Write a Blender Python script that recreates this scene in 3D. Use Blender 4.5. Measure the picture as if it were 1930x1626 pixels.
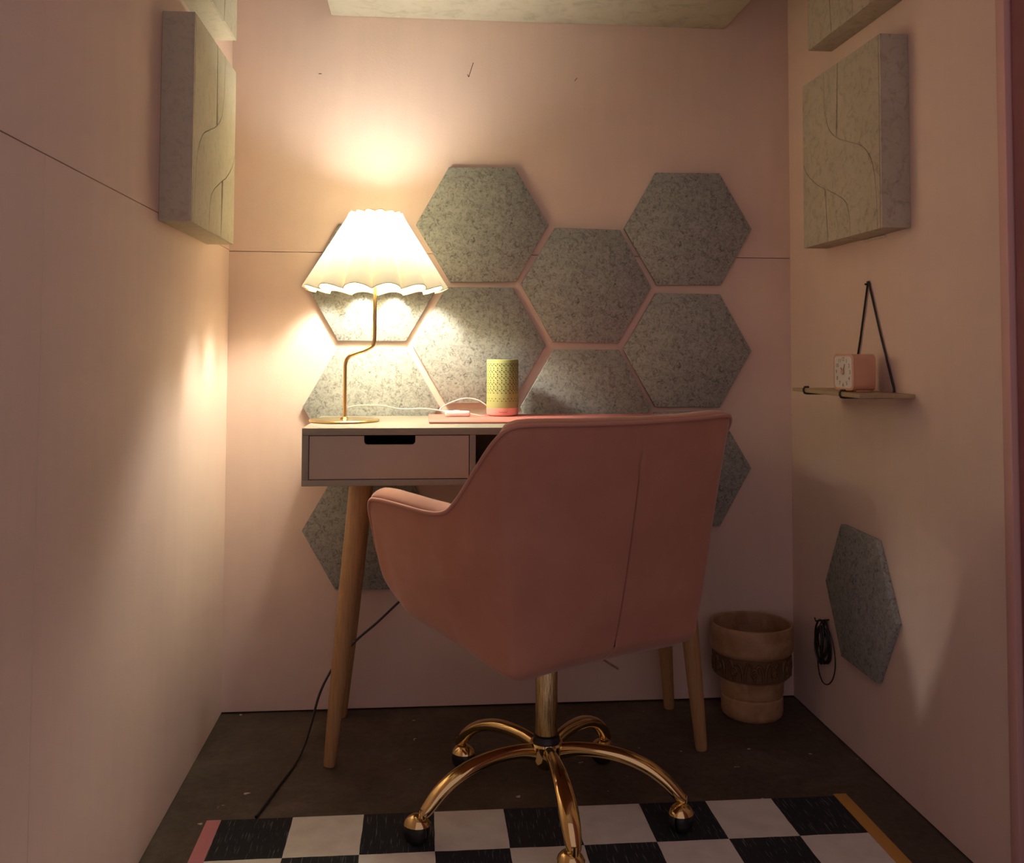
import bpy, bmesh, math, random
from mathutils import Vector, Matrix
from math import sin, cos, pi, atan, tan, radians, sqrt
random.seed(7)
SC = bpy.context.scene
for o in list(bpy.data.objects): bpy.data.objects.remove(o)
COL = SC.collection

# ------------------------------------------------------------ camera
F = 1834.0
yaw, pitch, roll = atan(169/F), radians(2.56), 0.0038
fw = Vector((sin(yaw)*cos(pitch), cos(yaw)*cos(pitch), sin(pitch)))
r0 = Vector((cos(yaw), -sin(yaw), 0)); u0 = r0.cross(fw)
rr = r0*cos(roll) + u0*sin(roll); uu = -r0*sin(roll) + u0*cos(roll)
cd = bpy.data.cameras.new('camera'); cam = bpy.data.objects.new('camera', cd); COL.objects.link(cam)
M = Matrix((rr, uu, -fw)).transposed().to_4x4(); M.translation = Vector((0, 0, .92))
cam.matrix_world = M
cd.sensor_fit = 'HORIZONTAL'; cd.sensor_width = 36; cd.lens = F/1930*36
cd.shift_y = -(813-578)/1930; cd.clip_start = .02
SC.camera = cam

# ------------------------------------------------------------ light and exposure
W = bpy.data.worlds.new('world'); SC.world = W; W.use_nodes = True
bg = W.node_tree.nodes['Background']; bg.inputs[0].default_value = (1, .76, .86, 1); bg.inputs[1].default_value = .12
LAMP_W = 133.0
SC.view_settings.view_transform = 'Standard'; SC.view_settings.look = 'None'
SC.view_settings.exposure = 1.70; SC.view_settings.gamma = 1; SC.view_settings.use_curve_mapping = False

# ------------------------------------------------------------ materials
def mat(name, col, rough=.6, metal=0, sheen=0, build=None, spec=None):
    m = bpy.data.materials.new(name); m.use_nodes = True
    b = m.node_tree.nodes['Principled BSDF']
    b.inputs['Base Color'].default_value = (*col, 1); b.inputs['Roughness'].default_value = rough
    b.inputs['Metallic'].default_value = metal
    if sheen: b.inputs['Sheen Weight'].default_value = sheen; b.inputs['Sheen Roughness'].default_value = .4
    if spec is not None: b.inputs['Specular IOR Level'].default_value = spec
    if build: build(m.node_tree, b)
    return m
def N(t, typ, **k):
    n = t.nodes.new(typ)
    for a, v in k.items():
        if a in n.inputs: n.inputs[a].default_value = v
        else: setattr(n, a, v)
    return n
def coords(t, scale=(1, 1, 1)):
    c = N(t, 'ShaderNodeTexCoord'); mp = N(t, 'ShaderNodeMapping'); mp.inputs['Scale'].default_value = scale
    t.links.new(c.outputs['Object'], mp.inputs['Vector']); return mp.outputs[0]
def noise(t, vec, scale, detail=3, rough=.5, dist=0):
    n = N(t, 'ShaderNodeTexNoise'); n.inputs['Scale'].default_value = scale; n.inputs['Detail'].default_value = detail
    n.inputs['Roughness'].default_value = rough; n.inputs['Distortion'].default_value = dist
    t.links.new(vec, n.inputs['Vector']); return n.outputs['Fac']
def ramp(t, fac, stops):
    r = N(t, 'ShaderNodeValToRGB'); e = r.color_ramp.elements
    while len(e) < len(stops): e.new(.5)
    for i, (p, c) in enumerate(stops): e[i].position = p; e[i].color = (*c, 1) if len(c) == 3 else c
    t.links.new(fac, r.inputs[0]); return r.outputs[0]
def bump(t, b, h, strength=.3, dist=.002):
    n = N(t, 'ShaderNodeBump'); n.inputs['Strength'].default_value = strength; n.inputs['Distance'].default_value = dist
    t.links.new(h, n.inputs['Height']); t.links.new(n.outputs[0], b.inputs['Normal'])
def mixc(t, fac, a, c, mode='MIX'):
    n = N(t, 'ShaderNodeMix', data_type='RGBA', blend_type=mode)
    for s, v in ((0, fac), (6, a), (7, c)):
        if isinstance(v, (int, float)): n.inputs[s].default_value = v
        elif isinstance(v, tuple): n.inputs[s].default_value = (*v, 1)
        else: t.links.new(v, n.inputs[s])
    return n.outputs[2]

def b_wall(c1, c2):
    def f(t, b):
        v = coords(t)
        a = noise(t, v, 2.2, 4, .55); f2 = noise(t, v, 190, 3, .6); s = noise(t, coords(t, (6, 6, .8)), 5, 4, .6)
        c = ramp(t, a, [(.3, c1), (.7, c2)])
        c = mixc(t, ramp(t, s, [(.35, (.93, .93, .93)), (.65, (1, 1, 1))]), (0, 0, 0), c) if False else mixc(t, .12, c, ramp(t, s, [(.3, tuple(k*.8 for k in c1)), (.7, c2)]))
        t.links.new(c, b.inputs['Base Color'])
        bump(t, b, f2, .25, .0012)
    return f
m_wall = mat('pink_wall_paint', (.8, .5, .4), .72, spec=.25, build=b_wall((.79, .60, .49), (.85, .655, .54)))
m_purple = mat('mauve_paint', (.25, .09, .1), .6, build=b_wall((.25, .085, .10), (.29, .10, .115)))
m_edge = mat('pink_edge', (.72, .42, .36), .6)
m_ceil = mat('ceiling_board', (.88, .84, .78), .8)
def b_felt(base, mid, dark):
    def f(t, b):
        v = coords(t)
        n1 = noise(t, v, 95, 4, .65, 1.2); n2 = noise(t, v, 150, 3, .6, 1.5); n3 = noise(t, v, 30, 2, .5)
        c = ramp(t, n1, [(.33, dark), (.44, mid), (.60, base)])
        fl = ramp(t, n2, [(.31, (.3, .3, .3)), (.42, (1, 1, 1))])
        c = mixc(t, 1, c, fl, 'MULTIPLY')
        c = mixc(t, .25, c, ramp(t, n3, [(.35, mid), (.65, base)]))
        t.links.new(c, b.inputs['Base Color']); bump(t, b, n1, .35, .0012)
    return f
m_felt = mat('flecked_felt', (.5, .48, .42), .95, spec=.1, build=b_felt((.43, .435, .385), (.30, .305, .27), (.115, .118, .10)))
m_felt_edge = m_felt
def b_foam(base, dark, bs, sc):
    def f(t, b):
        v = coords(t); n1 = noise(t, v, sc, 6, .65, .8); n2 = noise(t, v, 14, 3, .5)
        c = ramp(t, n1, [(.30, dark), (.5, base)])
        c = mixc(t, .2, c, ramp(t, n2, [(.3, dark), (.6, base)]))
        t.links.new(c, b.inputs['Base Color']); bump(t, b, n1, bs, .004)
    return f
m_foam = mat('cream_foam', (.6, .55, .42), .9, spec=.1, build=b_foam((.60, .55, .41), (.47, .43, .31), .12, 60))
m_foam_r = mat('rough_fibre_board', (.5, .45, .35), .95, spec=.1, build=b_foam((.56, .50, .38), (.36, .31, .22), 1.0, 48))
m_foam_c = mat('plastered_ceiling_foam', (.5, .5, .4), .9, spec=.1, build=b_foam((.50, .47, .37), (.36, .33, .25), .7, 18))
def b_floor(t, b):
    v = coords(t); a = noise(t, v, 5, 6, .65, .4); f2 = noise(t, v, 55, 5, .7); s = noise(t, v, 32, 2, .5)
    c = ramp(t, a, [(.3, (.042, .030, .018)), (.5, (.085, .064, .042)), (.68, (.17, .135, .095))])
    c = mixc(t, .45, c, ramp(t, f2, [(.3, (.035, .025, .015)), (.7, (.14, .11, .078))]))
    c = mixc(t, ramp(t, s, [(.735, (0, 0, 0)), (.76, (1, 1, 1))]), c, (.55, .5, .42))
    t.links.new(c, b.inputs['Base Color']); bump(t, b, f2, .35, .002)
m_floor = mat('worn_concrete', (.12, .09, .06), .62, spec=.35, build=b_floor)
RUG = (-.383, 1.986, .138, .155)
def b_rug(t, b):
    c = N(t, 'ShaderNodeTexCoord'); v = c.outputs['Object']
    wn = noise(t, v, 14, 2); sep = N(t, 'ShaderNodeSeparateXYZ'); t.links.new(v, sep.inputs[0])
    def m(op, a, bb=None):
        n = N(t, 'ShaderNodeMath', operation=op)
        for i, q in enumerate((a, bb)):
            if q is None: continue
            if isinstance(q, (int, float)): n.inputs[i].default_value = q
            else: t.links.new(q, n.inputs[i])
        return n.outputs[0]
    wob = m('MULTIPLY', m('SUBTRACT', wn, .5), .03)
    ix = m('FLOOR', m('ADD', m('DIVIDE', sep.outputs[0], RUG[2]), wob))
    iy = m('FLOOR', m('ADD', m('DIVIDE', m('MULTIPLY', sep.outputs[1], -1), RUG[3]), wob))
    par = m('FLOORED_MODULO', m('ADD', ix, iy), 2)
    vs = coords(t, (1, .05, 1)); st = noise(t, vs, 420, 2, .5)
    dark = mixc(t, ramp(t, st, [(.60, (0, 0, 0)), (.70, (1, 1, 1))]), (.034, .036, .037), (.15, .15, .14))
    wt = noise(t, v, 20, 4); white = ramp(t, wt, [(.3, (.70, .67, .56)), (.6, (.80, .77, .66))])
    t.links.new(mixc(t, par, dark, white), b.inputs['Base Color'])
    bump(t, b, noise(t, coords(t, (1, .2, 1)), 500, 2), .3, .001)
m_rug = mat('checked_weave', (.5, .5, .5), .95, spec=.1, build=b_rug)
def b_weave(t, b): bump(t, b, noise(t, coords(t, (1, .2, 1)), 500, 2), .4, .001)
m_rpink = mat('pink_weave', (.62, .24, .27), .9, build=b_weave)
m_rorange = mat('ochre_weave', (.62, .33, .07), .9, build=b_weave)
def b_wood(c1, c2, sc=(18, 18, 1.2)):
    def f(t, b):
        n = noise(t, coords(t, sc), 5, 5, .6, .8); f2 = noise(t, coords(t, (80, 80, 3)), 6, 3)
        c = ramp(t, n, [(.3, c1), (.7, c2)]); c = mixc(t, .3, c, ramp(t, f2, [(.35, tuple(k*.6 for k in c1)), (.6, c2)]))
        t.links.new(c, b.inputs['Base Color']); bump(t, b, f2, .1, .0006)
    return f
m_oak = mat('oak', (.5, .3, .14), .5, build=b_wood((.40, .22, .085), (.52, .31, .13)))
m_shelfwood = mat('pale_plywood', (.5, .38, .2), .6, build=b_wood((.42, .30, .15), (.55, .42, .24), (3, .8, 18)))
def b_paint(t, b):
    n = noise(t, coords(t), 120, 3); bump(t, b, n, .06, .001)
m_desk = mat('greige_lacquer', (.31, .275, .215), .45, build=b_paint)
m_drawer = mat('taupe_lacquer', (.46, .38, .30), .45, build=b_paint)
m_dark = mat('dark_interior', (.035, .022, .015), .8)
m_brass = mat('brushed_brass', (.72, .50, .20), .22, 1)
m_gold = mat('polished_brass', (.78, .57, .25), .09, 1)
def b_col(t, b):
    n = noise(t, coords(t, (90, 90, 6)), 4, 5, .65); bump(t, b, n, .7, .002); t.links.new(ramp(t, n, [(.35, (.30, .20, .08)), (.6, (.68, .52, .26))]), b.inputs['Base Color'])
m_goldcol = mat('scuffed_brass', (.62, .45, .22), .2, 1, build=b_col)
m_black = mat('black_rubber', (.012, .011, .011), .4)
m_blackmetal = mat('black_metal', (.015, .012, .012), .35)
def b_velvet(t, b):
    n = noise(t, coords(t), 9, 4, .6); f2 = noise(t, coords(t), 260, 2)
    c = ramp(t, n, [(.3, (.45, .20, .13)), (.7, (.53, .25, .165))]); t.links.new(c, b.inputs['Base Color']); bump(t, b, f2, .12, .0008)
m_velvet = mat('pink_velvet', (.6, .3, .2), .85, sheen=.35, spec=.15, build=b_velvet)
m_pipe = mat('pink_velvet_piping', (.56, .27, .19), .8, sheen=.3, spec=.15)
m_seam = mat('seam_thread', (.10, .035, .025), .9)
m_mat = mat('coral_leatherette', (.62, .20, .17), .5)
m_white = mat('white_plastic', (.8, .8, .77), .35)
m_cable = mat('white_cable', (.78, .76, .68), .45)
m_spk = mat('olive_mesh', (.38, .40, .14), .7, build=b_paint)
m_spkhole = mat('speaker_hole', (.05, .05, .02), .8)
m_spkbase = mat('pink_plastic', (.80, .38, .33), .4)
m_logo = mat('grey_print', (.25, .13, .11), .5)
m_clock = mat('coral_plastic', (.72, .38, .24), .45)
m_clockface = mat('clock_face', (.75, .70, .62), .5)
def b_bin(t, b):
    n = noise(t, coords(t), 22, 5, .6, .5); c = ramp(t, n, [(.3, (.34, .18, .085)), (.7, (.55, .34, .19))])
    t.links.new(c, b.inputs['Base Color']); bump(t, b, noise(t, coords(t), 60, 4), .3, .002)
m_bin = mat('tan_ceramic', (.5, .3, .2), .42, build=b_bin)
m_binband = mat('dark_carving', (.15, .075, .03), .55, build=b_paint)
m_glue = mat('glue', (.8, .68, .55), .5)
# lamp shade: thin pleated cloth that lets the bulb glow through
m_shade = bpy.data.materials.new('pleated_cloth'); m_shade.use_nodes = True
t = m_shade.node_tree; t.nodes.clear(); out = N(t, 'ShaderNodeOutputMaterial')
d_ = N(t, 'ShaderNodeBsdfDiffuse', Color=(.72, .66, .50, 1)); tr = N(t, 'ShaderNodeBsdfTranslucent', Color=(.85, .78, .56, 1))
tp = N(t, 'ShaderNodeBsdfTransparent', Color=(.95, .88, .68, 1))
mx = N(t, 'ShaderNodeMixShader'); mx.inputs[0].default_value = .115
t.links.new(d_.outputs[0], mx.inputs[1]); t.links.new(tr.outputs[0], mx.inputs[2])
m2 = N(t, 'ShaderNodeMixShader'); m2.inputs[0].default_value = .0
t.links.new(mx.outputs[0], m2.inputs[1]); t.links.new(tp.outputs[0], m2.inputs[2]); t.links.new(m2.outputs[0], out.inputs[0])
m_hem = mat('shade_hem', (.62, .48, .18), .7)
m_bulb = bpy.data.materials.new('lit_bulb'); m_bulb.use_nodes = True
b = m_bulb.node_tree.nodes['Principled BSDF']; b.inputs['Emission Color'].default_value = (1, .98, .90, 1); b.inputs['Emission Strength'].default_value = LAMP_W

# ------------------------------------------------------------ helpers
def mesh(name, verts, faces, m, parent=None, smooth=None):
    me = bpy.data.meshes.new(name); me.from_pydata([tuple(v) for v in verts], [], faces); me.update()
    return fin(name, me, m, parent, smooth)
def fin(name, me, m, parent=None, smooth=None):
    bm = bmesh.new(); bm.from_mesh(me); bmesh.ops.recalc_face_normals(bm, faces=bm.faces); bm.to_mesh(me); bm.free()
    me.materials.append(m)
    if smooth is not None:
        me.polygons.foreach_set('use_smooth', [True]*len(me.polygons)); me.set_sharp_from_angle(angle=radians(smooth))
    o = bpy.data.objects.new(name, me); COL.objects.link(o)
    if parent: o.parent = parent
    return o
def bmobj(name, bm, m, parent=None, smooth=None):
    me = bpy.data.meshes.new(name); bm.to_mesh(me); bm.free(); return fin(name, me, m, parent, smooth)
def add_box(bm, a, b, bev=0, seg=2):
    vs = [bm.verts.new((x, y, z)) for x in (a[0], b[0]) for y in (a[1], b[1]) for z in (a[2], b[2])]
    fs = [bm.faces.new([vs[i] for i in q]) for q in ((0, 1, 3, 2), (4, 6, 7, 5), (0, 4, 5, 1), (2, 3, 7, 6), (0, 2, 6, 4), (1, 5, 7, 3))]
    if bev:
        es = list({e for f in fs for e in f.edges}); bmesh.ops.bevel(bm, geom=es, offset=bev, segments=seg, affect='EDGES', profile=.5)
def box(name, a, b, m, parent=None, bev=.0015, seg=2):
    bm = bmesh.new(); add_box(bm, a, b, bev, seg); return bmobj(name, bm, m, parent, 35)
def prism(name, poly, ax, lo, hi, m, parent=None, bev=0):
    """poly: 2D points in the two remaining axes, extruded along axis ax"""
    def p3(q, k):
        l = list(q); l.insert(ax, k); return l
    bm = bmesh.new(); A = [bm.verts.new(p3(q, lo)) for q in poly]; B = [bm.verts.new(p3(q, hi)) for q in poly]
    n = len(poly); bm.faces.new(A); bm.faces.new(B)
    for i in range(n): bm.faces.new((A[i], A[(i+1) % n], B[(i+1) % n], B[i]))
    bmesh.ops.recalc_face_normals(bm, faces=bm.faces)
    if bev: bmesh.ops.bevel(bm, geom=list(bm.edges), offset=bev, segments=2, affect='EDGES', profile=.5)
    return bmobj(name, bm, m, parent, 35)
def lathe_data(prof, n=48, c=(0, 0, 0)):
    V = []; Fc = []
    for r, z in prof:
        for i in range(n): a = 2*pi*i/n; V.append((c[0]+r*cos(a), c[1]+r*sin(a), c[2]+z))
    for j in range(len(prof)-1):
        for i in range(n): k = (i+1) % n; Fc.append((j*n+i, j*n+k, (j+1)*n+k, (j+1)*n+i))
    return V, Fc
def lathe(name, prof, m, parent=None, n=48, c=(0, 0, 0), smooth=35, caps=True):
    V, Fc = lathe_data(prof, n, c)
    if caps:
        Fc.append(tuple(range(n))); Fc.append(tuple(range((len(prof)-1)*n, len(prof)*n)))
    return mesh(name, V, Fc, m, parent, smooth)
def catmull(P, n=8, closed=False):
    P = [Vector(p) for p in P]; out = []; L = len(P); rng = range(L if closed else L-1)
    for i in rng:
        g = (lambda k: P[k % L]) if closed else (lambda k: P[max(0, min(L-1, k))])
        a, b_, c, d = g(i-1), g(i), g(i+1), g(i+2)
        for j in range(n):
            s = j/n; out.append(.5*((2*b_)+(c-a)*s+(2*a-5*b_+4*c-d)*s*s+(3*b_-a-3*c+d)*s**3))
    if not closed: out.append(P[-1])
    return out
def tube_data(path, r, n=10, closed=False, off=0):
    path = [Vector(p) for p in path]; V = []; Fc = []; L = len(path)
    rad = r if callable(r) else (lambda s: r)
    up = None
    for i, p in enumerate(path):
        a = path[(i-1) % L] if (closed or i) else path[0]; b_ = path[(i+1) % L] if (closed or i < L-1) else path[-1]
        tg = (b_-a).normalized()
        if up is None: up = tg.orthogonal().normalized()
        up = (up - tg*up.dot(tg)); up = up.normalized() if up.length > 1e-6 else tg.orthogonal().normalized()
        sd = tg.cross(up); q = rad(i/max(1, L-1))
        qa, qb = q if isinstance(q, tuple) else (q, q)
        for k in range(n):
            an = 2*pi*k/n; V.append(p+up*cos(an)*qa+sd*sin(an)*qb)
    for i in range(L if closed else L-1):
        for k in range(n):
            k2 = (k+1) % n; j = (i+1) % L; Fc.append((off+i*n+k, off+i*n+k2, off+j*n+k2, off+j*n+k))
    if not closed: Fc.append(tuple(off+k for k in range(n))); Fc.append(tuple(off+(L-1)*n+k for k in range(n)))
    return V, Fc
def tube(name, path, r, m, parent=None, n=10, closed=False):
    V, Fc = tube_data(path, r, n, closed); return mesh(name, V, Fc, m, parent, 50)
def thing(name, label, cat, loc=(0, 0, 0), rz=0, group=None):
    o = bpy.data.objects.new(name, None); COL.objects.link(o); o.location = loc; o.rotation_euler = (0, 0, rz)
    o.empty_display_size = .05; return tag(o, label, cat, group)
def tag(o, label, cat, group=None):
    o['label'] = label; o['category'] = cat
    if group: o['group'] = group
    return o
def struct(o): o['kind'] = 'structure'; return o
def sroot(name):
    o = bpy.data.objects.new(name, None); COL.objects.link(o); o['kind'] = 'structure'; return o

# ------------------------------------------------------------ room shell
XL, XR, YB, ZC = -.497, .994, 2.557, 2.08
SZ = 1.1725; G = .0007
struct(box('floor', (-1.6, -1.2, -.05), (2.1, YB+.06, 0), m_floor, bev=0))
wb = sroot('wall_back')
box('wall_board', (XL-.04, YB, .004), (XR+.04, YB+.03, SZ-G), m_wall, wb, .0005, 1)
box('wall_board', (XL-.04, YB, SZ+G), (XR+.04, YB+.03, ZC), m_wall, wb, .0005, 1)
box('backing', (XL-.04, YB+.031, 0), (XR+.04, YB+.04, ZC), m_dark, wb, 0)
def scratch(parent, pts, r, m=m_seam): tube('scratch', pts, r, m, parent, 6)
scratch(wb, [(.117, YB, 1.645), (.121, YB, 1.656), (.1296, YB, 1.684)], .0009)
scratch(wb, [(.114, YB, 1.652), (.117, YB, 1.645), (.120, YB, 1.648)], .0008)
scratch(wb, [(.402, YB, 1.643), (.409, YB, 1.651)], .0009)
scratch(wb, [(-.2756, YB, 1.642), (-.268, YB, 1.642)], .0009)
tube('wood_splinter', [(.4696, YB-.001, .1177), (.495, YB-.002, .101), (.519, YB-.001, .0863)], .003, m_oak, wb, 6)
wl = sroot('wall_left')
SL = 1.1762; VY = 1.325
box('wall_board', (XL-.03, VY+G, .003), (XL, YB, SL-G), m_wall, wl, .0005, 1)
box('wall_board', (XL-.03, VY+G-.3, SL+G), (XL, YB, ZC), m_wall, wl, .0005, 1)
box('wall_board', (XL-.03, .75, .003), (XL, VY-G, SL-G), m_wall, wl, .0005, 1)
box('wall_board', (XL-.03, .75, SL+G), (XL, VY-.3-G, ZC), m_wall, wl, .0005, 1)
box('backing', (XL-.04, .75, 0), (XL-.031, YB, ZC), m_dark, wl, 0)
wr = sroot('wall_right')
box('wall_board', (XR, 1.59, .003), (XR+.03, YB, ZC), m_wall, wr, .0005, 1)
struct(box('trim_1', (XR-.004, 1.563, 0), (XR+.03, 1.5885, ZC), m_edge, bev=.002))
dr = struct(box('door_1', (XR+.006, .78, .006), (XR+.04, 1.560, ZC-.01), m_purple, bev=.002))
struct(box('ceiling', (XL-.04, .95, ZC), (XR+.04, YB+.04, ZC+.04), m_ceil, bev=0))

# ------------------------------------------------------------ acoustic tiles and panels
HR = .1745
def hexpts(cx, cz, r=HR, rot=0): return [(cx+r*cos(rot+pi/3*k), cz+r*sin(rot+pi/3*k)) for k in range(6)]
hx = [(.156, 1.250, 'flecked grey felt hexagon tile, highest one, directly right of the lamp shade', 1.0),
      (.433, 1.092, 'flecked grey felt hexagon tile set in the notch between the two highest tiles', -1.0),
      (.709, 1.247, 'flecked grey felt hexagon tile at the upper right end of the honeycomb', .6),
      (.149, .933, 'half lit felt hexagon tile directly behind the olive speaker', 0),
      (.706, .922, 'grey felt hexagon tile second from the top in the right hand column', -.4),
      (-.129, 1.094, 'bright lit felt hexagon tile half covered by the pleated lamp shade', 0),
      (-.129, .774, 'brightly lit felt hexagon tile behind the lamp stem and brass base', .3),
      (.432, .771, 'grey felt hexagon tile whose lower part is hidden by the chair back', 0),
      (-.128, .458, 'shaded dark grey felt hexagon tile under the desk behind its left leg', 0),
      (.703, .607, 'shaded felt hexagon tile showing only a corner right of the chair back', .5)]
for cx, cz, lab, a in hx:
    o = prism('felt_tile', [(p[0]-cx, p[1]-cz) for p in hexpts(cx, cz, rot=radians(a))], 1, -.014, 0, m_felt, None, .0015)
    o.location = (cx, YB, cz); tag(o, lab, 'acoustic tile', 'hexagonal felt tiles on the walls')
o = prism('felt_tile', [(p[0]-2.135, p[1]-.361) for p in hexpts(2.135, .361, .177, radians(1))], 0, -.014, 0, m_felt, None, .0015)
o.location = (XR, 2.135, .361); tag(o, 'lone felt hexagon tile low on the right wall above the floor', 'acoustic tile', 'hexagonal felt tiles on the walls')

def wave(y0, y1, z0, z1, n=14):           # S curve from (y0,z0) to (y1,z1)
    r = []
    for i in range(n+1):
        s = i/n; e = .5-.5*cos(pi*s)
        r.append((y0+(y1-y0)*(s*.25+e*.75) if False else y0+(y1-y0)*e, z0+(z1-z0)*(s*1.15-.075 if 0 < s < 1 else s)))
    return r
def foam_panel(side, y0, y1, z0, label, m, th=.061, h=.402):
    if side > 0: th = .0635
    x = XL if side < 0 else XR; sg = 1 if side < 0 else -1
    p = thing('foam_panel', label, 'acoustic panel', (x, (y0+y1)/2, z0), 0, 'square relief foam panels on the side walls')
    w = (y1-y0)/2; f = th-.005
    a, b_ = sorted((0, sg*f)); box('panel_body', (a, -w, 0), (b_, w, h), m, p, .002)
    q = 2*w/.412; k = h/.402                # scale along the wall and up
    Y = lambda v: -w + (v-1.877)*q
    Z = lambda v: (v-1.160)*k
    a, b_ = sorted((sg*(f-.0005), sg*(th if side < 0 else th-.003)))
    def lay(poly): prism('relief_piece', [(Y(u), Z(v)) for u, v in poly], 0, a, b_, m, p)
    c1 = [(v.x, v.y) for v in catmull([(u, v, 0) for u, v in [(2.163, 1.562), (2.161, 1.49), (2.152, 1.45), (2.13, 1.415), (2.085, 1.388), (2.02, 1.365), (1.965, 1.345), (1.93, 1.315), (1.912, 1.28), (1.903, 1.22), (1.900, 1.160)]], 4)]
    c2 = [(v.x, v.y) for v in catmull([(u, v, 0) for u, v in [(2.289, 1.366), (2.262, 1.335), (2.20, 1.30), (2.147, 1.281), (2.06, 1.245), (2.035, 1.21), (2.03, 1.160)]], 4)]
    up = lambda L: [(u-.0018, v+(.0018 if 0 < i_ < len(L)-1 else 0)) for i_, (u, v) in enumerate(L)]
    g = .0012
    lay([(1.8775, 1.1605), (1.8775, 1.5615), (1.8845, 1.5615), (1.8845, 1.1605)])
    lay([(1.887, 1.1605), (1.887, 1.5615), (2.085-g, 1.5615)] + up(c1)[16:])
    lay([(2.085+g, 1.5615)] + up(c1)[0:16])
    lay([(2.2885, 1.5615), (2.2885, 1.369)] + up(c2)[1:] + c1[::-1])
    lay([(2.147-g, 1.1605)] + [c2[12]] + c2[13:])
    lay([(2.147+g, 1.1605), (2.2885, 1.1605)] + c2[0:12])
    return p
foam_panel(-1, 1.877, 2.289, 1.161, 'cream relief foam panel on left wall, the lower one shown whole', m_foam)
foam_panel(-1, 1.877, 2.286, 1.637, 'cream relief foam panel cut off by the picture top on the left wall', m_foam, h=.40)
pr = foam_panel(1, 1.898, 2.309, 1.173, 'rough fibrous foam panel on right wall, whole, above the little shelf', m_foam_r)
tube('glue_strip', [(-.001, -.10, -.004), (-.002, -.06, -.003), (-.001, .0, -.004)], (lambda s: (.004, .003)), m_glue, pr, 8)
foam_panel(1, 1.880, 2.272, 1.653, 'rough fibrous foam panel cut off by the picture top on right wall', m_foam_r, h=.40)
cf = thing('ceiling_foam', 'wide pale foam slab overhead against the back wall at picture top', 'acoustic panel', (.28, 2.2, 1.797))
bm = bmesh.new(); add_box(bm, (-.525, -.45, 0), (.535, .357, .11), .004)
bmobj('slab', bm, m_foam_c, cf, 35)
for x in (-.4, .4):
    for y in (-.3, .25): box('hanger', (x-.01, y-.01, .108), (x+.01, y+.01, .283), m_white, cf, .001)

# ------------------------------------------------------------ desk
dx0, dx1, dy0, dy1, dz0, dz1 = -.257, .665, 2.144, 2.540, .625, .75
desk = thing('writing_desk', 'narrow greige writing desk with drawer and round oak legs', 'desk', (.2155, 2.34, 0))
ox, oy = -.2155, -2.34
def dbox(n, a, b_, m=m_desk, bev=.001): return box(n, (a[0]+ox, a[1]+oy, a[2]), (b_[0]+ox, b_[1]+oy, b_[2]), m, desk, bev)
T = .0155
dbox('desktop', (dx0, dy0, dz1-T), (dx1, dy1, dz1))
dbox('bottom_board', (dx0, dy0, dz0), (dx1, dy1, dz0+.0135))
dbox('side_board', (dx0, dy0, dz0+.0135), (dx0+.0145, dy1, dz1-T)); dbox('side_board', (dx1-.0145, dy0, dz0+.0135), (dx1, dy1, dz1-T))
dbox('divider', (.1055, dy0, dz0+.0135), (.119, dy1, dz1-T)); dbox('divider', (.3145, dy0, dz0+.0135), (.328, dy1, dz1-T))
dbox('back_board', (dx0+.0145, dy1-.008, dz0+.0135), (dx1-.0145, dy1, dz1-T))
def drawer(x0, x1):
    g = .0016; a0, a1, z0, z1 = x0+g+ox, x1-g+ox, dz0+.0135+g, dz1-T-g
    cx = (a0+a1)/2 ; hw = .0555; nd = .0195; r = .008
    nt = [(cx-hw, z1)] + [(cx-hw+r-r*cos(k*pi/10), z1-nd+r-r*sin(k*pi/10)) for k in range(6)] + [(cx+hw-r+r*sin(k*pi/10), z1-nd+r-r*cos(k*pi/10)) for k in range(6)] + [(cx+hw, z1)]
    f = prism('drawer', [(a0, z0), (a0, z1)] + nt + [(a1, z1), (a1, z0)], 1, dy0+oy+.0015, dy0+oy+.0165, m_drawer, desk)
    bm = bmesh.new(); y0, y1 = dy0+oy+.0166, dy1+oy-.03
    add_box(bm, (a0+.004, y0, z0+.004), (a1-.004, y1, z0+.008)); add_box(bm, (a0+.004, y0, z0+.008), (a0+.012, y1, z1-.01))
    add_box(bm, (a1-.012, y0, z0+.008), (a1-.004, y1, z1-.01)); add_box(bm, (a0+.012, y1-.008, z0+.008), (a1-.012, y1, z1-.01))
    bmobj('drawer_box', bm, m_dark, f)
drawer(dx0+.0145, .1055); drawer(.328, dx1-.0145)
for (tx, ty), (fx, fy) in [((-.137, 2.245), (-.197, 2.222)), ((.590, 2.245), (.650, 2.240)), ((-.137, 2.45), (-.195, 2.515)), ((.590, 2.45), (.642, 2.505))]:
    a = Vector((fx+ox, fy+oy, .001)); b_ = Vector((tx+ox, ty+oy, dz0))
    tube('leg', [a, a+(b_-a)*.01, a+(b_-a)*.3, a+(b_-a)*.6, b_], (lambda s: .0125 if s == 0 else .0135+.0105*(s if s > .3 else .02)), m_oak, desk, 24)

# ------------------------------------------------------------ desk things
ZT = dz1
pad = thing('desk_pad', 'coral pink desk pad lying on the desktop under the speaker', 'desk pad', (.345, 2.395, ZT))
box('pad_sheet', (-.328, -.135, .0003), (.335, .130, .005), m_mat, pad, .002)
ZP = ZT+.0052

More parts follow.
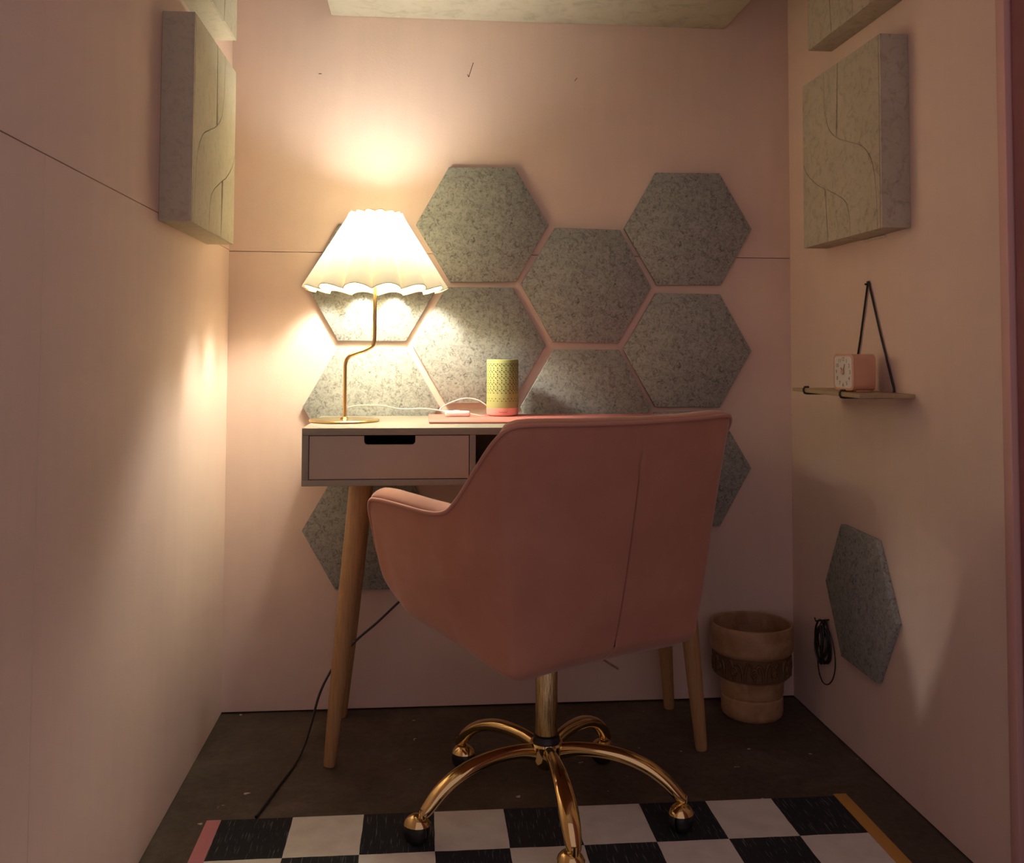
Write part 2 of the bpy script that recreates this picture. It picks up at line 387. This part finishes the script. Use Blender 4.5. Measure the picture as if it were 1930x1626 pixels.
lamp = thing('table_lamp', 'brass table lamp with kinked stem and lit pleated shade', 'lamp', (-.183, 2.345, ZT))
LX = -.180+.183
lathe('base', [(.001, .0003), (.081, .0003), (.083, .0018), (.083, .0042), (.0815, .0055), (.012, .0062), (.0085, .011), (.001, .0112)], m_brass, lamp, 64)
sx, tx = .001, .070
stem = [(sx, 0, .008), (sx, 0, .06), (sx, 0, .115), (sx+.001, 0, .138), (sx+.008, 0, .152), (sx+.022, 0, .160), (sx+.045, 0, .168), (tx-.006, 0, .178), (tx-.001, 0, .190), (tx, 0, .21), (tx, 0, .26), (tx, 0, .335)]
tube('stem', catmull(stem, 5), .0046, m_brass, lamp, 14)
zb, zt, Rb, Rt, NP = .308, .495, .164, .0585, 14
V = []; Fc = []; na = NP*14; nr = 16
for j in range(nr+1):
    s = j/nr; z = zb+(zt-zb)*s; R = Rb+(Rt-Rb)*s; amp = .027*(1-s)+.012*s
    for i in range(na):
        a = 2*pi*i/na - pi/2
        q = abs(sin(NP*(a+pi/2)/2)); rad_ = R + amp*(sqrt(q)*.75+q*.25-.62)
        V.append((tx+rad_*cos(a), rad_*sin(a), z + .011*(1-s)*q + (0.004*q if j == nr else 0)))
for j in range(nr):
    for i in range(na): k = (i+1) % na; Fc.append((j*na+i, j*na+k, (j+1)*na+k, (j+1)*na+i))
sh = mesh('lamp_shade', V, Fc, m_shade, lamp, 60)
for j, nm in ((0, 'hem'), (nr, 'hem')):
    tube(nm, [Vector(v) for v in V[j*na:(j+1)*na]], .0010, m_hem, sh, 5, True)
fr = bmesh.new()
def addtube(bm, path, r, n=8, closed=False):
    Vv, Ff = tube_data(path, r, n, closed); vs = [bm.verts.new(v) for v in Vv]
    for f in Ff: bm.faces.new([vs[i] for i in f])
ring = [(tx+.050*cos(a), .050*sin(a), zt-.012) for a in [2*pi*i/32 for i in range(32)]]
addtube(fr, ring, .0015, 6, True)
for k in range(3):
    a = 2*pi*k/3+.5; addtube(fr, [(tx+.05*cos(a), .05*sin(a), zt-.012), (tx+.02*cos(a), .02*sin(a), zb+.04), (tx+.016*cos(a), .016*sin(a), zb+.03)], .0013, 6)
bmobj('shade_frame', fr, m_brass, lamp, 50)
lathe('socket', [(.001, .318), (.014, .318), (.016, .324), (.016, .385), (.001, .386)], m_white, lamp, 24, (tx, 0, 0))
lathe('bulb', [(.001, .386), (.012, .389), (.014, .399), (.022, .415), (.027, .432), (.026, .445), (.019, .456), (.010, .461), (.001, .463)], m_bulb, lamp, 24, (tx, 0, 0), 60)

cab = thing('lamp_cable', 'thin white lamp cable wavering across desk to a white inline switch', 'cable', (.085, 2.43, ZP))
W_ = lambda x, y, z: (x-.085, y-2.43, z-ZP)
c1 = [W_(*p) for p in [(-.176, 2.352, .782), (-.15, 2.38, .786), (-.10, 2.41, .7835), (-.05, 2.43, .774), (0, 2.44, .7745), (.03, 2.44, .772), (.060, 2.435, .767)]]
tube('cord', catmull(c1, 6), .0016, m_cable, cab, 8)
c2 = [W_(*p) for p in [(.062, 2.44, .768), (.045, 2.45, .769), (.055, 2.465, .779), (.085, 2.475, .792), (.115, 2.48, .798), (.145, 2.48, .792), (.168, 2.475, .776), (.180, 2.49, .762)]]
tube('cord', catmull(c2, 6), .0016, m_cable, cab, 8)
c3 = [W_(*p) for p in [(.117, 2.43, .763), (.135, 2.425, .7595), (.155, 2.42, .757)]]
tube('cord', catmull(c3, 5), .0013, m_cable, cab, 8)
box('switch', W_(.058, 2.418, ZP+.0002), W_(.120, 2.442, ZP+.014), m_white, cab, .005, 3)
box('switch_slider', W_(.08, 2.425, ZP+.0139), W_(.095, 2.435, ZP+.0155), m_white, cab, .0005)

spk = thing('speaker', 'olive green perforated cylinder speaker on a pink base', 'speaker', (.2035, 2.462, ZP))
lathe('speaker_base', [(.001, 0), (.034, 0), (.039, .003), (.0405, .008), (.0405, .0205), (.001, .0205)], m_spkbase, spk, 48)
lathe('grille', [(.001, .0206), (.0402, .0206), (.0402, .139), (.0385, .1415), (.001, .1415)], m_spk, spk, 48)
V = []; Fc = []; r = .04035
def tri(a, z, s, up):
    i = len(V); pts = [(-s, -s*.8*up), (s, -s*.8*up), (0, s*.9*up)]
    for da, dz in pts: V.append(((r)*cos(a+da/r), r*sin(a+da/r), z+dz))
    Fc.append((i, i+1, i+2))
nz = 24
for band in range(6):
    z = .0475+band*.0155
    for k in range(nz):
        a = 2*pi*k/nz
        if band == 0: tri(a, z-.004, .0018, -1); tri(a+pi/nz, z-.009, .0018, 1); continue
        tri(a, z+.001, .0022, -1); tri(a+pi/nz, z-.0045, .0021, 1); tri(a+pi/nz, z+.0047, .0021, -1); tri(a+pi/nz*.5, z-.001, .0013, 1)
for k in range(nz): a = 2*pi*k/nz; tri(a, .1315, .0011, 1); tri(a+pi/nz, .1275, .0011, -1)
ph = mesh('perforation', V, Fc, m_spkhole, spk); ph['kind'] = 'stuff'
def onc(s, z): a = -pi/2-.02+s/.0407; return (.0407*cos(a), .0407*sin(a), z)
lg = [onc(-.012+.002*i, .0105+.0013*sin(i*1.9)) for i in range(12)]
tube('speaker_mark', catmull(lg, 3), .0006, m_logo, spk, 5)

# ------------------------------------------------------------ chair
ch = thing('swivel_chair', 'pink velvet tub swivel chair on brass five star base', 'chair', (.254, 1.970, .002), radians(30))
cols = [  # T(op), M(id), L(ow), K(bottom corner), B(ottom)
 ((0, -.292, .790), (0, -.252, .57), (0, -.216, .410), (0, -.190, .352), (0, -.11, .322)),
 ((.14, -.284, .791), (.13, -.245, .57), (.125, -.212, .405), (.115, -.188, .350), (.07, -.11, .322)),
 ((.235, -.262, .792), (.225, -.226, .57), (.208, -.206, .400), (.195, -.188, .346), (.115, -.11, .322)),
 ((.268, -.246, .786), (.252, -.212, .57), (.228, -.194, .398), (.215, -.176, .348), (.125, -.095, .322)),
 ((.284, -.226, .764), (.262, -.185, .56), (.236, -.165, .398), (.218, -.150, .350), (.13, -.08, .322)),
 ((.288, -.190, .727), (.266, -.145, .55), (.238, -.125, .398), (.218, -.115, .353), (.13, -.06, .322)),
 ((.287, -.150, .688), (.271, -.100, .54), (.239, -.09, .398), (.215, -.080, .356), (.13, -.04, .322)),
 ((.287, -.110, .650), (.279, -.065, .53), (.240, -.055, .398), (.212, -.05, .358), (.13, -.02, .322)),
 ((.290, -.078, .628), (.281, -.040, .53), (.240, -.03, .398), (.210, -.025, .360), (.128, .00, .322)),
 ((.293, -.020, .620), (.277, .0, .52), (.241, .01, .398), (.206, .01, .362), (.125, .02, .322)),
 ((.300, .08, .622), (.276, .08, .51), (.241, .07, .398), (.200, .055, .364), (.12, .05, .322)),
 ((.303, .150, .622), (.274, .145, .51), (.240, .12, .398), (.190, .10, .364), (.11, .08, .322)),
 ((.300, .192, .612), (.268, .182, .50), (.236, .155, .396), (.175, .135, .362), (.10, .10, .322)),
 ((.278, .222, .560), (.258, .215, .46), (.215, .19, .390), (.15, .165, .358), (.08, .12, .322)),
 ((.235, .240, .470), (.220, .238, .43), (.185, .212, .385), (.12, .19, .355), (.06, .13, .322)),
 ((.12, .253, .450), (.115, .252, .42), (.10, .225, .380), (.06, .20, .352), (.03, .14, .322)),
 ((0, .256, .450), (0, .256, .42), (0, .23, .378), (0, .205, .352), (0, .145, .322))]
left = [tuple((-p[0], p[1], p[2]) for p in c) for c in cols[-2:0:-1]]
cols = [((c[0][0], c[0][1], c[0][2]-.040),)+c[1:] if 8 < k < 13 else c for k, c in enumerate(cols)]
full = cols + left
NU = 7; NVs = 8
rows = []
for k in range(5): rows.append(catmull([c[k] for c in full], NU, True))
nu = len(rows[0])
extra = []                                    # per column: centre, B, L, M, T
grid = []
for i in range(nu):
    T_, M_, L_, K_, B_ = [rows[k][i] for k in range(5)]
    pth = [Vector((0, 0, .315)), B_, K_, L_, M_, T_]
    g = [pth[0]+(pth[0]-pth[1])*.3] + pth + [pth[-1]+(pth[-1]-pth[-2])*.3]
    out_ = []
    for s_ in range(1, 6):
        a, b_, c, d = g[s_-1], g[s_], g[s_+1], g[s_+2]
        for j in range(NVs):
            s = j/NVs; out_.append(.5*((2*b_)+(c-a)*s+(2*a-5*b_+4*c-d)*s*s+(3*b_-a-3*c+d)*s**3))
    out_.append(pth[-1]); grid.append(out_[2:])
nv = len(grid[0])
def nrm(i, j):
    du = grid[(i+1) % nu][j]-grid[i-1][j]; dv = grid[i][min(nv-1, j+1)]-grid[i][max(0, j-1)]
    n = du.cross(dv); return n.normalized() if n.length > 1e-9 else Vector((0, 0, -1))
Nn = [[nrm(i, j) for j in range(nv)] for i in range(nu)]
V = []; Fc = []; loops = []
topidx = []
# centre pleat of the back: two extra narrow columns and a sunken middle
order = []
for i in range(nu):
    order.append((i, 0))
def colverts(i):
    O = grid[i]; n = Nn[i]; T_ = O[-1]; nt = n[-1].copy()
    arm = max(0, min(1, (T_.y+.13)/.1)) if T_.z > .55 else .5
    th = .036+.012*arm
    tv = (O[-1]-O[-2]).normalized(); res = [v.copy() for v in O]
    for k in range(1, 8):                      # rolled rim
        a = pi*k/8; res.append(T_ - nt*(th/2)*(1-cos(a)) + tv*(th/2)*(.35+.25*arm)*sin(a))
    for j in range(nv-1, 13, -2):
        res.append(O[j]-n[j]*th)
    return res
Cv = [colverts(i) for i in range(nu)]
lv = len(Cv[0])
# insert pleat columns around index 0
def lerpc(A, B, s): return [a.lerp(b_, s) for a, b_ in zip(A, B)]
mid = [v.copy() for v in Cv[0]]
for j in range(nv):
    z = mid[j].z; d = max(0, min(1, (z-.345)/.05))*max(0, min(1, (.735-z)/.04))
    mid[j] -= Nn[0][j]*.010*d
L1 = lerpc(Cv[0], Cv[1], .5); Lm = lerpc(Cv[0], Cv[-1], .5)
L2 = lerpc(Cv[0], Cv[1], .13); Lm2 = lerpc(Cv[0], Cv[-1], .13)
seq = [mid, L2, L1] + Cv[1:] + [Lm, Lm2]
ns = len(seq)
for c in seq: V += c
for i in range(ns):
    k = (i+1) % ns
    for j in range(lv-1): Fc.append((i*lv+j, k*lv+j, k*lv+j+1, i*lv+j+1))
Fc.append(tuple(i*lv for i in range(ns))); Fc.append(tuple(i*lv+lv-1 for i in range(ns)))
mesh('tub_shell', V, Fc, m_velvet, ch, 70)
rim = [c[nv-1]+(c[nv]-c[nv-1])*.2 + Nn[min(i, nu-1)][-1]*.001 for i, c in enumerate(Cv)]
tube('piping', rim, .0038, m_pipe, ch, 8, True)
sp = [mid[j]+Nn[0][j]*.004 for j in range(nv) if .37 < mid[j].z < .71]
tube('seam', sp, .0024, m_seam, ch, 6)
# seat cushion
prof = [(.55, .375), (.92, .378), (1.0, .395), (1.0, .435), (.95, .455), (.75, .468), (.3, .472), (.02, .472)]
V = []; Fc = []; n = 48
for s, z in prof:
    for i in range(n):
        a = 2*pi*i/n; e = .62; V.append((.205*s*math.copysign(abs(cos(a))**e, cos(a)), .02+.205*s*math.copysign(abs(sin(a))**e, sin(a)), z))
for j in range(len(prof)-1):
    for i in range(n): k = (i+1) % n; Fc.append((j*n+i, j*n+k, (j+1)*n+k, (j+1)*n+i))
Fc += [tuple(range(n)), tuple(range((len(prof)-1)*n, len(prof)*n))]
mesh('seat_cushion', V, Fc, m_velvet, ch, 60)
lathe('gas_lift', [(.001, .309), (.021, .309), (.0215, .300), (.0205, .298), (.0205, .290), (.001, .290)], m_black, ch, 32)
lathe('column', [(.001, .150), (.0195, .150), (.0222, .153), (.0222, .305), (.0205, .3075), (.001, .3075)], m_goldcol, ch, 40)
lathe('collar', [(.001, .128), (.029, .128), (.030, .134), (.027, .141), (.0255, .150), (.001, .151)], m_black, ch, 40)
lathe('hub', [(.001, .086), (.018, .086), (.026, .092), (.031, .105), (.034, .125), (.0345, .134), (.032, .138), (.028, .1385), (.001, .1385)], m_gold, ch, 40)
R0 = .275
for k, deg in enumerate((-87, -21, 53, 127.5, 205)):
    a = radians(deg-30); d = Vector((cos(a), sin(a), 0)); sd = Vector((-sin(a), cos(a), 0)); Zv = Vector((0, 0, 1))
    P = [(.018, .118, .0125, .017), (.06, .128, .0125, .014), (.11, .130, .0145, .013), (.16, .124, .017, .0125), (.205, .109, .0185, .012), (.238, .088, .018, .012), (.262, .064, .015, .011), (.272, .055, .011, .009)]
    V = []; Fc = []; nn = 16
    pts = catmull([(p[0], p[1], 0) for p in P], 5); wd = catmull([(p[2], p[3], 0) for p in P], 5)
    for i, (p, w) in enumerate(zip(pts, wd)):
        q = pts[min(i+1, len(pts)-1)]-pts[max(i-1, 0)]; q.normalize(); up = Vector((-q.y, q.x))
        for j in range(nn):
            an = 2*pi*j/nn; cx, cy = cos(an)*w.x, sin(an)*w.y
            V.append(d*(p.x+up.x*cy) + Zv*(p.y+up.y*cy) + sd*cx)
    L = len(pts)
    for i in range(L-1):
        for j in range(nn): j2 = (j+1) % nn; Fc.append((i*nn+j, i*nn+j2, (i+1)*nn+j2, (i+1)*nn+j))
    Fc += [tuple(range(nn)), tuple(range((L-1)*nn, L*nn))]
    mesh('base_leg', V, Fc, m_gold, ch, 60)
    cpos = d*(R0-.003); sw = radians((20, 70, -30, 10, 120)[k])
    # caster: fork hood in brass, twin black wheels
    fx = Vector((cos(a+sw), sin(a+sw), 0)); c0 = cpos - fx*.012 + Zv*.0255
    e = bpy.data.objects.new('caster', None); COL.objects.link(e); e.parent = ch
    e.location = c0; e.rotation_euler = (0, 0, a+sw)
    V = []; Fc = []; nh, mh = 12, 18                       # hood: upper half dome
    for i in range(nh+1):
        th_ = pi*.37*i/nh
        for j in range(mh): ph_ = 2*pi*j/mh; V.append((.0295*sin(th_)*cos(ph_), .0265*sin(th_)*sin(ph_), .0295*cos(th_)))
    for i in range(nh):
        for j in range(mh): j2 = (j+1) % mh; Fc.append((i*mh+j, i*mh+j2, (i+1)*mh+j2, (i+1)*mh+j))
    mesh('caster_hood', V, Fc, m_gold, e, 60)
    tube('caster_stem', [(.012, 0, .020), (.012, 0, .040)], .0065, m_gold, e, 12)
    for s in (-1, 1):
        bmw = bmesh.new(); pr_ = [(.001, .002*s), (.0240, .002*s), (.0252, .004*s), (.0248, .008*s), (.0215, .0145*s), (.0150, .0190*s), (.001, .0212*s)]
        Vv, Ff = lathe_data(pr_, 28); Vv = [(v[0], v[2], v[1]) for v in Vv]
        Ff += [tuple(range(28)), tuple(range(6*28, 7*28))]
        mesh('wheel', Vv, Ff, m_black, e, 40)

# ------------------------------------------------------------ floor things
rug = thing('rug', 'black and cream checked woven rug with pink and ochre edge bindings', 'rug', (RUG[0], RUG[1], 0))
fl = bmesh.new(); add_box(fl, (0, -8.0*RUG[3], .0003), (1.24, 0, .0022), .0007, 1); bmobj('woven_field', fl, m_rug, rug)
box('edge_binding', (-.028, -8.0*RUG[3], .0003), (-.0001, .0, .0028), m_rpink, rug, .0009)['label'] = 'pink edge binding'
box('edge_binding', (1.2401, -8.0*RUG[3], .0003), (1.268, .008, .0028), m_rorange, rug, .0009)['label'] = 'ochre edge binding'

cord = [(.03, 2.50, .36), (-.01, 2.50, .318), (-.05, 2.49, .290), (-.105, 2.475, .243), (-.160, 2.46, .200), (-.205, 2.43, .155), (-.235, 2.39, .105), (-.250, 2.34, .050), (-.262, 2.29, .014), (-.275, 2.22, .0035), (-.292, 2.13, .0032), (-.306, 2.05, .0032), (-.317, 1.990, .0034)]
o = tube('power_cord', catmull([(.12, 2.51, .50), (.07, 2.50, .41)]+cord, 6), .0030, m_blackmetal, None, 10)
tag(o, 'black power cord slanting down past the desk leg to the rug', 'cord')

bn = thing('waste_bin', 'round tan waste bin with a carved dark band in the corner', 'bin', (.843, 2.452, 0))
lathe('bin_body', [(.001, .0), (.070, .0), (.0745, .004), (.077, .012), (.0775, .048), (.074, .052), (.0765, .056), (.0785, .060), (.079, .088), (.083, .096), (.090, .100), (.093, .104), (.094, .158), (.101, .164), (.1045, .172), (.1050, .222), (.1035, .229), (.0995, .231), (.096, .228), (.093, .18), (.086, .105), (.072, .06), (.068, .010), (.001, .008)], m_bin, bn, 64)
band = bmesh.new()
nb = 12
for k in range(nb):
    a0 = 2*pi*k/nb
    def cp(s, z, r=.0955): return (r*cos(a0+s), r*sin(a0+s), z)
    arc = [cp(.02+.24*(1-cos(pi*i/8))/1*.5, .108+.046*sin(pi*i/8)) for i in range(9)]
    arc2 = [cp(.50-.24*(1-cos(pi*i/8))*.5, .108+.040*sin(pi*i/8)) for i in range(9)]
    spi = [cp(.26+.09*(1-i/14)*cos(i*.8), .128+.014*(1-i/14)*sin(i*.8), .0965) for i in range(13)]
    for q in (arc, arc2, spi): addtube(band, q, .0038, 6)
bmobj('carved_scrolls', band, m_binband, bn, 60)
lathe('carved_band', [(.0932, .103), (.0955, .105), (.0955, .157), (.0932, .159)], m_binband, bn, 64, caps=False)

# ------------------------------------------------------------ wall shelf, clock, coil
sf = thing('wall_shelf', 'small pale shelf hung from black wire brackets on right wall', 'shelf', (XR, 2.07, .826))
S = lambda x, y, z: (x-XR, y-2.07, z-.826)
box('shelf_board', S(.876, 1.889, .826), S(XR-.0005, 2.245, .834), m_shelfwood, sf, .0008)
for y in (1.972, 2.166):
    pth = [S(XR-.004, 2.084+(.003 if y > 2.07 else -.003), 1.072), S(XR-.004, 2.084+(y-2.084)*.5, .955), S(XR-.004, y, .842), S(XR-.004, y, .836), S(XR-.006, y, .8235), S(.95, y, .8235), S(.880, y, .8235), S(.874, y, .8245), S(.8715, y, .829), S(.8715, y, .834), S(.8745, y, .8385), S(.884, y, .8385)]
    tube('wire_bracket', pth, .0024, m_blackmetal, sf, 8)
tube('hook_loop', [S(XR-.004, 2.087, 1.071), S(XR-.0045, 2.086, 1.0755), S(XR-.0045, 2.082, 1.0755), S(XR-.004, 2.081, 1.071)], .0026, m_blackmetal, sf, 8)
tube('peg', [S(XR, 2.084, 1.070), S(XR-.012, 2.084, 1.070)], .0022, m_blackmetal, sf, 8)

ck = thing('alarm_clock', 'small square coral alarm clock with white dial on the shelf', 'clock', (.930, 2.025, .8345), radians(-81.5))
# local -y is the dial side
def rbox(nm, w, d0, d1, z0, z1, r, m, parent):
    pts = []
    for cx, cz, a0 in ((w-r, z1-r, 0), (-w+r, z1-r, pi/2), (-w+r, z0+r, pi), (w-r, z0+r, 3*pi/2)):
        pts += [(cx+r*cos(a0+k*pi/12), cz+r*sin(a0+k*pi/12)) for k in range(7)]
    return prism(nm, pts, 1, d0, d1, m, parent, .0008)
rbox('clock_body', .037, -.026, .026, .003, .080, .012, m_clock, ck)
rbox('clock_rim', .0375, -.0285, -.0255, .0025, .0805, .012, m_clock, ck)
rbox('dial', .0325, -.0292, -.0284, .0075, .0755, .009, m_clockface, ck)
zc = .0415
def bar(nm, a, l0, l1, w, m, y=-.0298):
    d = (sin(a), cos(a)); s = (cos(a), -sin(a))
    q = [(d[0]*l0+s[0]*w, zc+d[1]*l0+s[1]*w), (d[0]*l1+s[0]*w*.6, zc+d[1]*l1+s[1]*w*.6), (d[0]*l1-s[0]*w*.6, zc+d[1]*l1-s[1]*w*.6), (d[0]*l0-s[0]*w, zc+d[1]*l0-s[1]*w)]
    prism(nm, q, 1, y, y+.0006, m, ck)
bar('hour_hand', radians(-40), -.003, .012, .0016, m_logo, -.0302); bar('minute_hand', radians(25), -.004, .019, .0011, m_logo, -.0308)
V_, F_ = lathe_data([(.001, 0), (.005, 0), (.0045, .002), (.001, .0022)], 20)
mesh('hand_hub', [(v[0], -.0308-v[2], zc+v[1]) for v in V_], F_+[tuple(range(20)), tuple(range(60, 80))], m_clock, ck, 40)
for h in range(1, 13):
    cu = bpy.data.curves.new('digit', 'FONT'); cu.body = str(h); cu.size = .0115; cu.align_x = 'CENTER'; cu.align_y = 'CENTER'; cu.extrude = .0001
    to = bpy.data.objects.new('numeral_src', cu); COL.objects.link(to); dg = bpy.context.evaluated_depsgraph_get(); dg.update()
    me = bpy.data.meshes.new_from_object(to.evaluated_get(dg)); bpy.data.objects.remove(to)
    a = radians(30*h); me.transform(Matrix.Translation((.0255*sin(a), -.0294, zc+.0275*cos(a))) @ Matrix.Rotation(pi/2, 4, 'X'))
    me.materials.clear(); me.materials.append(m_logo); no = bpy.data.objects.new('numeral', me); COL.objects.link(no); no.parent = ck
for x in (-.026, .026): box('foot', (x-.005, -.018, 0), (x+.005, .018, .0035), m_clock, ck, .001)

bm = bmesh.new()
def loop(cy, cz, ry, rz, x, ph=0):
    return [(x+.003*sin(a*2+ph), cy+ry*cos(a), cz+rz*sin(a)) for a in [2*pi*i/28 for i in range(28)]]
for i in range(6): addtube(bm, loop(.003*sin(i*2), -.060+.004*cos(i*3), .024-.0022*(i % 3), .052-.007*(i % 4), -.008-.0035*i, i), .0026, 6, True)
addtube(bm, loop(-.004, -.082, .052, .074, -.012, 1), .0016, 6, True)
cc = thing('cable_coil', 'dark coiled cable hanging low on right wall beside the bin', 'cable', (XR, 2.325, .270))
bmobj('coil', bm, m_blackmetal, cc, 60)
tube('hook', [(0, 0, -.004), (-.034, 0, -.006), (-.036, 0, .002)], .002, m_blackmetal, cc, 8)
